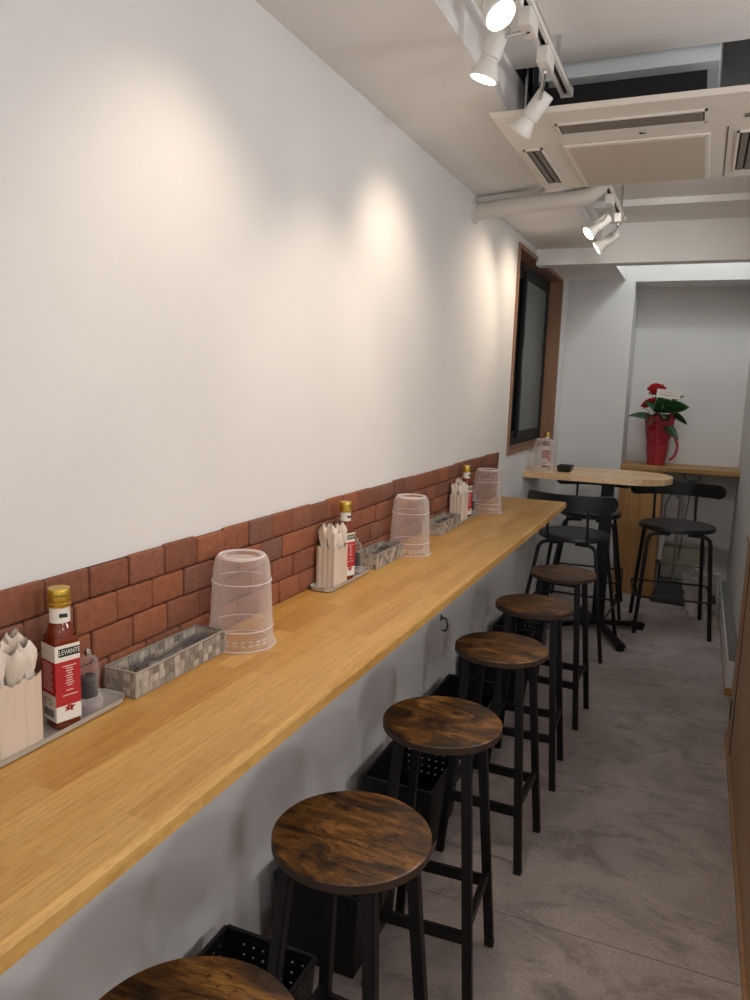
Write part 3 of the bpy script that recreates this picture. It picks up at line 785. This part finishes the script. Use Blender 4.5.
def bottle(x, y, z, rz, label, red=True):
    t = thing('oil_bottle', label, 'bottle', (x, y, z), rz, 'square oil bottles with gold caps'); s = .0238
    b = NB(); lathe(b, [(s - .004, 0), (s - .001, .002), (s, .006), (s, .158), (s * .98, .164), (s * .93, .169)], 48, cap1=False, sq=7)
    lathe(b, [(s * .98, .166), (s * .93, .176), (s * .82, .186), (s * .70, .192), (.0155, .197), (.0155, .226)], 48, cap0=False, sq=2.3)
    obj('glass_body', b, 'oil', t, smooth=True)
    b = NB(); lathe(b, [(.0176, .194), (.0174, .224)], 32, cap0=False, cap1=False); nl = obj('neck_label', b, 'label', t, smooth=True)
    ang = math.radians(-38) - rz
    Mn = Matrix.Rotation(ang, 4, 'Z') @ Matrix.Translation((.0184, .004, .208)) @ Matrix.Rotation(PI / 2, 4, 'Z') @ Matrix.Rotation(PI / 2, 4, 'X')
    b = NB(); box(b, -.007, .007, -.0035, .0035, -.0006, -.0001); b.transform(Mn); obj('name_plate', b, 'green', nl)
    b = NB(); lathe(b, [(.0192, .222), (.0198, .2225), (.0198, .229), (.0188, .230), (.0188, .232), (.0198, .233), (.0198, .252), (.0188, .255)], 36); cp = obj('cap', b, 'gold', t, smooth=True)
    Mc = Matrix.Rotation(ang, 4, 'Z') @ Matrix.Translation((.0200, 0, .244)) @ Matrix.Rotation(PI / 2, 4, 'Z') @ Matrix.Rotation(PI / 2, 4, 'X')
    text('cap_text', 'LEVANTE', .0068, 'ink', cp, Mc, .8)
    e = .0005; b = NB(); box(b, s, s + e, -s - e, s - .001, .015, .156); box(b, -s + .001, s, -s - e, -s, .015, .156); lb = obj('body_label', b, 'label', t)
    b = NB(); box(b, s + e, s + 1.6 * e, -s - 1.6 * e, s - .001, .044, .126); box(b, -s + .001, s + e, -s - 1.6 * e, -s - e, .064, .126); obj('red_band', b, 'red', lb)
    Mx = lambda yy, zz: Matrix.Translation((s + 2.2 * e, yy, zz)) @ Matrix.Rotation(PI / 2, 4, 'Z') @ Matrix.Rotation(PI / 2, 4, 'X')
    b = NB(); box(b, s + e, s + 2 * e, -.0175, .0235, .135, .150); obj('name_plate', b, 'green', lb)
    text('name_text', 'LEVANTE', .0125, 'label', lb, Mx(.003, .1425), .78)
    b = NB()
    for k, wd in enumerate((.026, .012, .014, .008, .015, .010, .012, .016, .010, .0, .014, .0, .028)):
        zz = .116 - k * .0045
        if wd: box(b, s + 1.6 * e, s + 2 * e, .002 - wd / 2, .002 + wd / 2, zz, zz + .0013)
    for k in range(12):
        zz = .120 - k * .0044; box(b, -.018, .010 + .006 * ((k * 7) % 3) / 2, -s - 2 * e, -s - 1.6 * e, zz, zz + .0012)
    obj('fine_print', b, 'label', lb)
    b = NB()
    for k in range(14): box(b, -.018 + k * .0024, -.018 + k * .0024 + .0007 + .0009 * (k % 3 == 0), -s - 1.8 * e, -s - e, .022, .036)
    obj('barcode', b, 'ink', lb)
    b = NB()
    for k in range(3): box(b, -.018, -.012 + .002 * k, -s - 1.8 * e, -s - e, .043 + k * .005, .0445 + k * .005)
    for k in range(10):
        a = k / 10 * 2 * PI; box(b, .004 + .0055 * math.cos(a) - .0008, .004 + .0055 * math.cos(a) + .0008, -s - 1.8 * e, -s - e, .050 + .0055 * math.sin(a) - .0008, .050 + .0055 * math.sin(a) + .0008)
    obj('small_marks', b, 'ink', lb)
    b = NB()     # small red flourish under the red field
    c_ = (.001, .038)
    for a, r_ in ((20, .012), (65, .009), (110, .012), (160, .011), (215, .013), (300, .012), (340, .008)):
        a = math.radians(a); p = [(c_[0] + r_ * math.cos(a), c_[1] + .7 * r_ * math.sin(a)), (c_[0] + .004 * math.cos(a + 1.3), c_[1] + .004 * math.sin(a + 1.3)), (c_[0] + .004 * math.cos(a - 1.3), c_[1] + .004 * math.sin(a - 1.3))]
        b.faces.new([b.verts.new((s + 1.8 * e, q[0], q[1])) for q in p])
    obj('emblem', b, 'red', lb, solid=.0003)
    return t
RZ = math.radians(-16)
bottle(.062, .982, HT_, RZ, 'gold-capped square oil bottle with red label nearest the camera')
bottle(.060, 2.175, HT_, RZ, 'gold-capped oil bottle with red label on the middle tray')
bottle(.060, 3.55, HT_, RZ, 'gold-capped oil bottle with red label on the farthest tray')

def mill(x, y, z, label):
    t = thing('pepper_mill', label, 'pepper mill', (x, y, z), .6, 'clear pepper mills'); t.scale = (1.12, 1.12, 1.1)
    b = NB(); lathe(b, [(.023, 0), (.0235, .004), (.0235, .022), (.021, .026), (.019, .030), (.0165, .045), (.0165, .062), (.018, .066), (.0185, .070), (.018, .074), (.0165, .080), (.017, .088), (.014, .096), (.006, .101)], 32)
    obj('acrylic_body', b, 'mill', t, smooth=True)
    b = NB(); lathe(b, [(.014, .028), (.0150, .034), (.0148, .058), (.012, .064)], 20)
    for v_ in b.verts: v_.co += Vector((random.uniform(-1, 1), random.uniform(-1, 1), random.uniform(-1, 1))) * .0012
    o = obj('peppercorns', b, 'pepper', t); o['kind'] = 'stuff'
    b = NB(); lathe(b, [(.0, .100), (.004, .1005), (.0065, .105), (.006, .110), (.0, .113)], 20, cap0=False, cap1=False); obj('knob', b, 'steel', t, smooth=True)
    b = NB(); lathe(b, [(.0205, .002), (.0208, .018)], 24); obj('grinder_base', b, 'mill', t, smooth=True)
mill(.066, 1.042, HT_, 'clear pepper mill with black peppercorns nearest the camera')
mill(.068, 2.25, HT_, 'clear pepper mill with black peppercorns on the middle tray')
mill(.074, 3.625, HT_, 'small clear pepper mill on the farthest tray beside the bottle')

def basket(y0, y1, label, cutl, seed):
    random.seed(seed); x0, x1, h = .021, .106, .054
    cx_, cy_ = (x0 + x1) / 2, (y0 + y1) / 2; w, d = (x1 - x0) / 2, (y1 - y0) / 2
    t = thing('cutlery_basket', label, 'basket', (cx_, cy_, HC), 0, 'woven grey cutlery baskets')
    b = NB(); box(b, -w + .002, w - .002, -d + .002, d - .002, .0005, .003)
    def wall_(ax, s, L_):
        n = max(3, round(2 * L_ / .017)); st_ = 2 * L_ / n
        for r_ in range(3):
            for i in range(n):
                a0_ = -L_ + i * st_ + .0002; a1_ = a0_ + st_ - .0004; z0 = .003 + r_ * .0155; z1 = z0 + .0153
                o_ = .0012 if (i + r_) % 2 else 0.0
                p0, p1 = s - .0012, s + .0012
                mi = 0
                sg = 1 if s > 0 else -1
                if ax == 'x': box(b, min(p0, p1) + sg * o_, max(p0, p1) + sg * o_, a0_, a1_, z0, z1, .0004, 1, mi)
                else: box(b, a0_, a1_, min(p0, p1) + sg * o_, max(p0, p1) + sg * o_, z0, z1, .0004, 1, mi)
    wall_('x', w - .003, d - .004); wall_('x', -w + .003, d - .004); wall_('y', d - .003, w - .004); wall_('y', -d + .003, w - .004)
    for s in (-1, 1):
        for s2 in (-1, 1): box(b, s * (w - .003) - .003, s * (w - .003) + .003, s2 * (d - .003) - .003, s2 * (d - .003) + .003, .0005, h - .003, .001, 1)
    obj('woven_sides', b, ['weave', 'weavedark'], t)
    b = NB(); q = [(-w + .003, -d + .003), (w - .003, -d + .003), (w - .003, d - .003), (-w + .003, d - .003)]
    for i in range(4):
        a_, c_ = q[i], q[(i + 1) % 4]; bar(b, (a_[0], a_[1], h - .002), (c_[0], c_[1], h - .001), .0046, .0035, bev=.0008)
    obj('rim', b, 'weave', t)
    for k in range(cutl):
        b = NB(); L_ = .17
        def fk(u, v):
            y_ = -L_ / 2 + u * L_; wd = .003 + .002 * (u < .15) + (.0075 * max(0, min(1, (u - .68) / .08)))
            return ((v - .5) * 2 * wd, y_, .004 * math.sin(u * PI * 1.3) + .003 * (u > .8))
        sheet(b, fk, 24, 2)
        for j in range(4):
            xx = -.0082 + j * .0054; bar(b, (xx, L_ / 2 - .002, .002), (xx, L_ / 2 + .038, .005), .0022, .0014)
        o = tag(obj('fork', b, 'cutlery', smooth=True, solid=.0015), 'steel fork lying in the ' + cutl_name[seed] + ' woven basket', 'fork', 'forks in the ' + cutl_name[seed] + ' basket')
        o.location = (cx_ - .016 + k * .016, cy_ + .0 + random.uniform(-.02, .01), HC + .024 + .006 * k)
        o.rotation_euler = (.10 * (1 if k % 2 else .6), .1 * (k - 1), random.uniform(-.03, .03) + (PI if k == 1 else 0))
    return t
cutl_name = {11: 'nearest', 12: 'middle', 13: 'farthest'}
basket(1.128, 1.437, 'woven grey cutlery basket nearest the camera, beside the first clear container', 3, 11)
basket(2.345, 2.59, 'woven grey cutlery basket in the middle of the counter', 3, 12)
basket(3.04, 3.33, 'woven grey cutlery basket farthest along the counter', 3, 13)

def container(x, y, z, label):
    t = thing('plastic_container', label, 'container', (x, y, z), 0, 'clear containers turned upside down')
    b = NB(); lathe(b, [(.083, .0), (.0835, .003), (.079, .012), (.0765, .030), (.0755, .045), (.0735, .10), (.0705, .155), (.068, .185), (.0655, .205), (.060, .216), (.050, .2195), (.044, .218), (.041, .210), (.0, .2085)], 56, cap0=False, cap1=False)
    obj('wall', b, 'glass', t, smooth=True)
    for z_, r_ in ((.002, .0832), (.046, .0762), (.158, .0712)):
        b = NB()
        pts = [(r_ * math.cos(2 * PI * k / 48), r_ * math.sin(2 * PI * k / 48), z_ + .0) for k in range(48)]
        tube(b, [(p[0], p[1], p[2] + .0012) for p in pts], .0012, 6, closed=True); obj('rim_ring', b, 'glassrim', t, smooth=True)
    b = NB(); pts = [(.054 * math.cos(2 * PI * k / 48), .054 * math.sin(2 * PI * k / 48), .219) for k in range(48)]; tube(b, pts, .0022, 6, closed=True)
    obj('top_ring', b, 'glassrim', t, smooth=True)
    b = NB()
    for k in range(10):
        a = math.radians(-100 + k * 14); a2 = a + .14
        for rr, zz in ((.0755, .014), (.075, .022)):
            b.faces.new([b.verts.new(p) for p in ((rr * 1.02 * math.cos(a), rr * 1.02 * math.sin(a), zz), (rr * 1.02 * math.cos(a2), rr * 1.02 * math.sin(a2), zz), (rr * 1.02 * math.cos(a2), rr * 1.02 * math.sin(a2), zz + .004), (rr * 1.02 * math.cos(a), rr * 1.02 * math.sin(a), zz + .004))])
    obj('moulded_marks', b, 'glassrim', t)
    return t
container(.102, 1.508, HC, 'clear plastic container upside down on the counter, nearest the camera')
container(.104, 2.665, HC, 'clear plastic container upside down, second along the counter')
container(.104, 3.80, HC, 'clear plastic container upside down at the far end of the counter')
container(.105, 5.28, HT, 'clear plastic container upside down on the high table')
bottle(.075, 5.56, HT, RZ, 'gold-capped oil bottle behind the container on the high table')
b = NB(); h = .042
for s_, z_ in ((1, 0),):
    rs = []
    for (w_, d_, z) in ((.038, .068, 0), (.048, .080, h), (.045, .077, h), (.036, .066, .004)):
        rs.append([b.verts.new((x * w_, y * d_, z)) for x, y in ((-1, -1), (1, -1), (1, 1), (-1, 1))])
    for A_, B_ in zip(rs, rs[1:]):
        for i in range(4): b.faces.new((A_[i], A_[(i + 1) % 4], B_[(i + 1) % 4], B_[i]))
    b.faces.new(rs[0][::-1]); b.faces.new(rs[-1])
o = tag(obj('black_dish', b, 'blackpl'), 'small black rectangular dish on the high table beside the container', 'dish'); o.location = (.25, 5.36, HT)

# ------------------------------------------------------------------ plant on the shelf
PX, PY, PZ = .778, 6.69, 1.0785
pl = thing('potted_anthurium', 'red anthurium with green leaves in red gift wrap on the shelf', 'potted plant', (PX, PY, PZ)); pl.scale = (1.02, 1.0, 1.03)
random.seed(5); b = NB()
def wrapf(u, v):
    a = 2 * PI * u; z = v * .36 + (.055 * abs(math.sin(2.5 * a)) * max(0, v - .6) / .4)
    r = .066 + .022 * min(v, .6) / .6 + .018 * max(0, v - .62) / .38
    r *= 1 + (.07 * math.sin(7 * a) + .04 * math.sin(11 * a + 1)) * (.35 + v)
    if abs(v - .5) < .06: r *= .95
    return (r * math.cos(a), r * math.sin(a), z)
sheet(b, wrapf, 60, 18); bmesh.ops.remove_doubles(b, verts=b.verts, dist=.0002); bmesh.ops.holes_fill(b, edges=[e for e in b.edges if e.is_boundary and max(v.co.z for v in e.verts) < .01], sides=0)
obj('gift_wrap', b, 'wrapred', pl, smooth=True, solid=.0015)
b = NB(); lathe(b, [(.08, .165), (.083, .17), (.083, .195), (.08, .20)], 40, cap0=False, cap1=False); obj('ribbon_band', b, 'ribbon', pl, smooth=True)
b = NB(); pth = rounded([(.083, -.02, .24), (.12, -.02, .24), (.155, -.02, .17), (.14, -.02, .08), (.10, -.02, .04)], .05, 6)
for p, q in zip(pth, pth[1:]): bar(b, p, q, .022, .002, up=(0, 1, 0)) if False else bar(b, p, q, .022, .003, up=(0, 1, 0))
obj('ribbon_tail', b, 'ribbon', pl)
b = NB(); lathe(b, [(.06, .27), (.055, .30), (.0, .31)], 24, cap1=False); obj('soil', b, 'pepper', pl)
def blade(L_, W_, droop):
    W_ *= 1.2
    def f(u, v):
        w = W_ * math.sin(PI * min(1, u * .93 + .07)) ** .75 * (1 - .35 * u)
        s = (v - .5) * 2
        return (u * L_ - (.16 * L_ * (1 - u) ** 3 * abs(s)), s * w, -droop * u * u * L_ + .18 * W_ * abs(s) - .02 * L_ * (1 - u))
    return f
def put(name, base, tip_dir, L_, W_, droop, m, roll_=0):
    d = Vector(tip_dir).normalized(); side = Vector((0, 0, 1)).cross(d)
    if side.length < 1e-3: side = Vector((1, 0, 0))
    side.normalize(); up = d.cross(side)
    R3 = Matrix((d, side, up)).transposed() @ Matrix.Rotation(roll_, 3, 'X')
    b = NB(); sheet(b, blade(L_, W_, droop), 12, 6); b.transform(Matrix.Translation(base) @ R3.to_4x4())
    leafo = obj(name, b, m, pl, smooth=True, solid=.0012)
    b = NB(); tube(b, rounded([(base[0] * .15, base[1] * .15, .28), (base[0] * .6, base[1] * .6, base[2] * .9), tuple(base)], .06, 5), .003, 6); obj('stem', b, 'leaflight', leafo)
put('leaf', (-.06, -.03, .37), (-1, -.25, .35), .17, .055, .35, 'leaf', -.5)
put('leaf', (.03, -.04, .46), (1, -.35, .12), .20, .060, .15, 'leaf', -.9)
put('leaf', (.10, -.02, .40), (.7, -.3, -.25), .14, .055, .25, 'leaf', -.7)
put('leaf', (.0, -.05, .47), (.15, -.3, 1), .10, .05, .1, 'leaf', .2)
put('leaf', (-.02, -.05, .38), (-.25, -.6, .3), .13, .045, .4, 'leaf', .3)
put('leaf', (.04, -.06, .33), (.8, -.5, -.55), .17, .04, .25, 'leaf', .4)
put('leaf', (.02, -.05, .40), (.3, -.9, .1), .12, .055, .3, 'leaf', 0)
put('leaf', (.02, .04, .42), (.4, .7, .5), .15, .055, .3, 'leaf', 0)
put('leaf', (-.03, .02, .43), (-.3, .6, .6), .14, .05, .3, 'leaf', 0)
put('leaf', (-.05, -.03, .50), (.25, -.2, .7), .10, .045, .1, 'leaf', .8)
put('leaf', (-.02, -.06, .42), (.9, -.6, .25), .17, .06, .3, 'leaf', -.3)
put('leaf', (.05, .0, .46), (.5, .3, .7), .15, .055, .3, 'leaf', -.6)
put('leaf', (-.03, -.05, .44), (-.5, -.5, .5), .12, .05, .3, 'leaf', -.8)
put('leaf', (.03, -.06, .36), (.2, -.9, .3), .13, .055, .4, 'leaf', .2)
put('leaf', (-.01, -.05, .45), (.5, -.3, .6), .12, .055, .2, 'leaf', -.4)
put('leaf', (-.02, -.06, .36), (-.5, -.7, -.1), .11, .045, .3, 'leaflight', .4)
put('flower', (-.09, -.03, .585), (1, -.25, .35), .14, .052, .35, 'spathe', -1.1)
put('flower', (-.13, -.03, .46), (.9, -.3, .75), .13, .034, .1, 'spathe', -.8)
put('flower', (.04, -.07, .37), (.6, -.8, .35), .085, .035, .2, 'spathe', .3)
put('flower', (-.04, -.07, .27), (.1, -.8, .7), .09, .04, .2, 'spathe', .3)
b = NB(); tube(b, [(-.04, -.035, .60), (.01, -.04, .64)], .006, 8); obj('spadix', b, 'leaflight', pl, smooth=True)
gc = thing('gift_card', 'small white card with red writing stuck in the red plant', 'card', (PX + .055, PY - .085, PZ + .583), math.radians(8))
b = NB(); box(b, -.092, .092, -.001, .001, -.034, .034)
b.transform(Matrix.Rotation(math.radians(5), 4, 'Y')); obj('card', b, 'label', gc)
b = NB()
for i, (n_, z_, w_) in enumerate(((4, .010, .007), (9, -.012, .010))):
    for k in range(n_):
        x_ = (k - (n_ - 1) / 2) * (.014 if i else .015)
        box(b, x_ - w_ / 2, x_ + w_ / 2, -.0016, -.001, z_ - .001, z_ + .0008); box(b, x_ - .001, x_ + .001, -.0016, -.001, z_ - .005, z_ + .005)
        box(b, x_ - w_ / 3, x_ + w_ / 3, -.0016, -.001, z_ + .003, z_ + .0045)
b.transform(Matrix.Rotation(math.radians(5), 4, 'Y')); obj('writing', b, 'red', gc)
b = NB(); tube(b, [(-.03, .004, -.03), (-.045, .06, -.30)], .0018, 6); obj('pick', b, 'whitepl', gc)

# ------------------------------------------------------------------ cleaning things under the shelf
sk = thing('mop_sink', 'shallow steel sink tray standing under the niche shelf', 'sink', (1.04, 6.70, 0))
b = NB(); frame(b, -.012, .012, -.19, .19, -.085, .085, .012)
b.transform(Matrix.Translation((0, 0, .33)) @ Matrix.Rotation(math.radians(-16), 4, 'X') @ Matrix.Rotation(PI / 2, 4, 'Z')); obj('rim', b, 'slot', sk)
b = NB(); box(b, -.18, .18, .0, .008, -.075, .075); b.transform(Matrix.Translation((0, 0, .33)) @ Matrix.Rotation(math.radians(-16), 4, 'X')); obj('plate', b, 'sinkplate', sk)
b = NB(); tube(b, [(-.16, .03, 0), (-.16, .02, .28)], .008, 8); tube(b, [(.16, .03, 0), (.16, .02, .28)], .008, 8); bar(b, (-.16, .03, .12), (.16, .03, .12), .01, .01); obj('stand', b, 'black', sk)
dp = thing('dustpan', 'black long-handled dustpan on the floor under the shelf', 'dustpan', (.98, 6.42, 0), math.radians(-6))
b = NB(); v = [(-.14, -.10, .003), (.14, -.10, .003), (.12, .10, .003), (-.12, .10, .003), (-.12, -.02, .05), (.12, -.02, .05), (.09, .10, .16), (-.09, .10, .16)]
v = [b.verts.new(p) for p in v]
for q in ((3, 2, 1, 0), (4, 5, 6, 7), (0, 1, 5, 4), (1, 2, 6, 5), (2, 3, 7, 6), (3, 0, 4, 7)): b.faces.new([v[i] for i in q])
bmesh.ops.bevel(b, geom=b.edges[:], offset=.008, segments=2, affect='EDGES'); obj('pan', b, 'mattblack', dp)
b = NB(); tube(b, [(0, .09, .14), (-.0, .14, .90)], .009, 10); obj('handle', b, 'slot', dp, smooth=True)
b = NB(); tube(b, [(0, .138, .87), (0, .145, .97)], .015, 10); obj('grip', b, 'blackpl', dp, smooth=True)
b = NB(); tube(b, rounded([(-.06, 0, .12), (-.06, 0, .06), (0, 0, .045), (.06, 0, .06), (.06, 0, .12)], .03, 5), .004, 8); tube(b, [(0, 0, .047), (-.05, 0, -.60)], .004, 8)
o = tag(obj('wire_hook', b, 'black', smooth=True), 'long thin wire rod with a forked top hanging under the shelf', 'rod'); o.location = (1.07, 6.60, .92)
wp = thing('waste_pipe', 'white plastic drain pipe beside the oak cabinet', 'pipe', (.885, 6.62, .30))
b = NB(); tube(b, [(-.012, 0, 0), (0, 0, .34)], .022, 16); obj('pipe_run', b, 'whitepl', wp, smooth=True)
b = NB(); tube(b, [(-.004, 0, .16), (-.002, 0, .21)], .030, 16); obj('coupling', b, 'whitepl', wp, smooth=True)
b = NB(); tube(b, rounded([(0, 0, .33), (.0, .02, .48), (.05, .06, .56), (.10, .05, .50), (.10, .02, .62)], .05, 6), .006, 8); obj('hose', b, 'slot', wp, smooth=True)
bgt = thing('waste_bag', 'crumpled white bag standing on the floor behind the right bar chair', 'bag', (1.20, 6.14, 0)); b = NB(); random.seed(9)
def bagf(u, v):
    a = 2 * PI * u; r = .085 + .035 * v + .014 * math.sin(5 * a + 6 * v) + .009 * math.sin(11 * a - 15 * v)
    return (r * math.cos(a) * 1.0, r * math.sin(a) * .8, v * .32 + .012 * math.sin(4 * a) * v)
sheet(b, bagf, 48, 16); bmesh.ops.remove_doubles(b, verts=b.verts, dist=.0002); bmesh.ops.holes_fill(b, edges=[e for e in b.edges if e.is_boundary and max(v.co.z for v in e.verts) < .03], sides=0)
obj('sack', b, 'bag', bgt, smooth=True, solid=.002)
b = NB(); tube(b, rounded([(-.06, -.09, .35), (-.05, -.10, .40), (.03, -.10, .40), (.04, -.09, .35)], .03, 5), .006, 8); obj('bag_handle', b, 'bag', bgt, smooth=True)
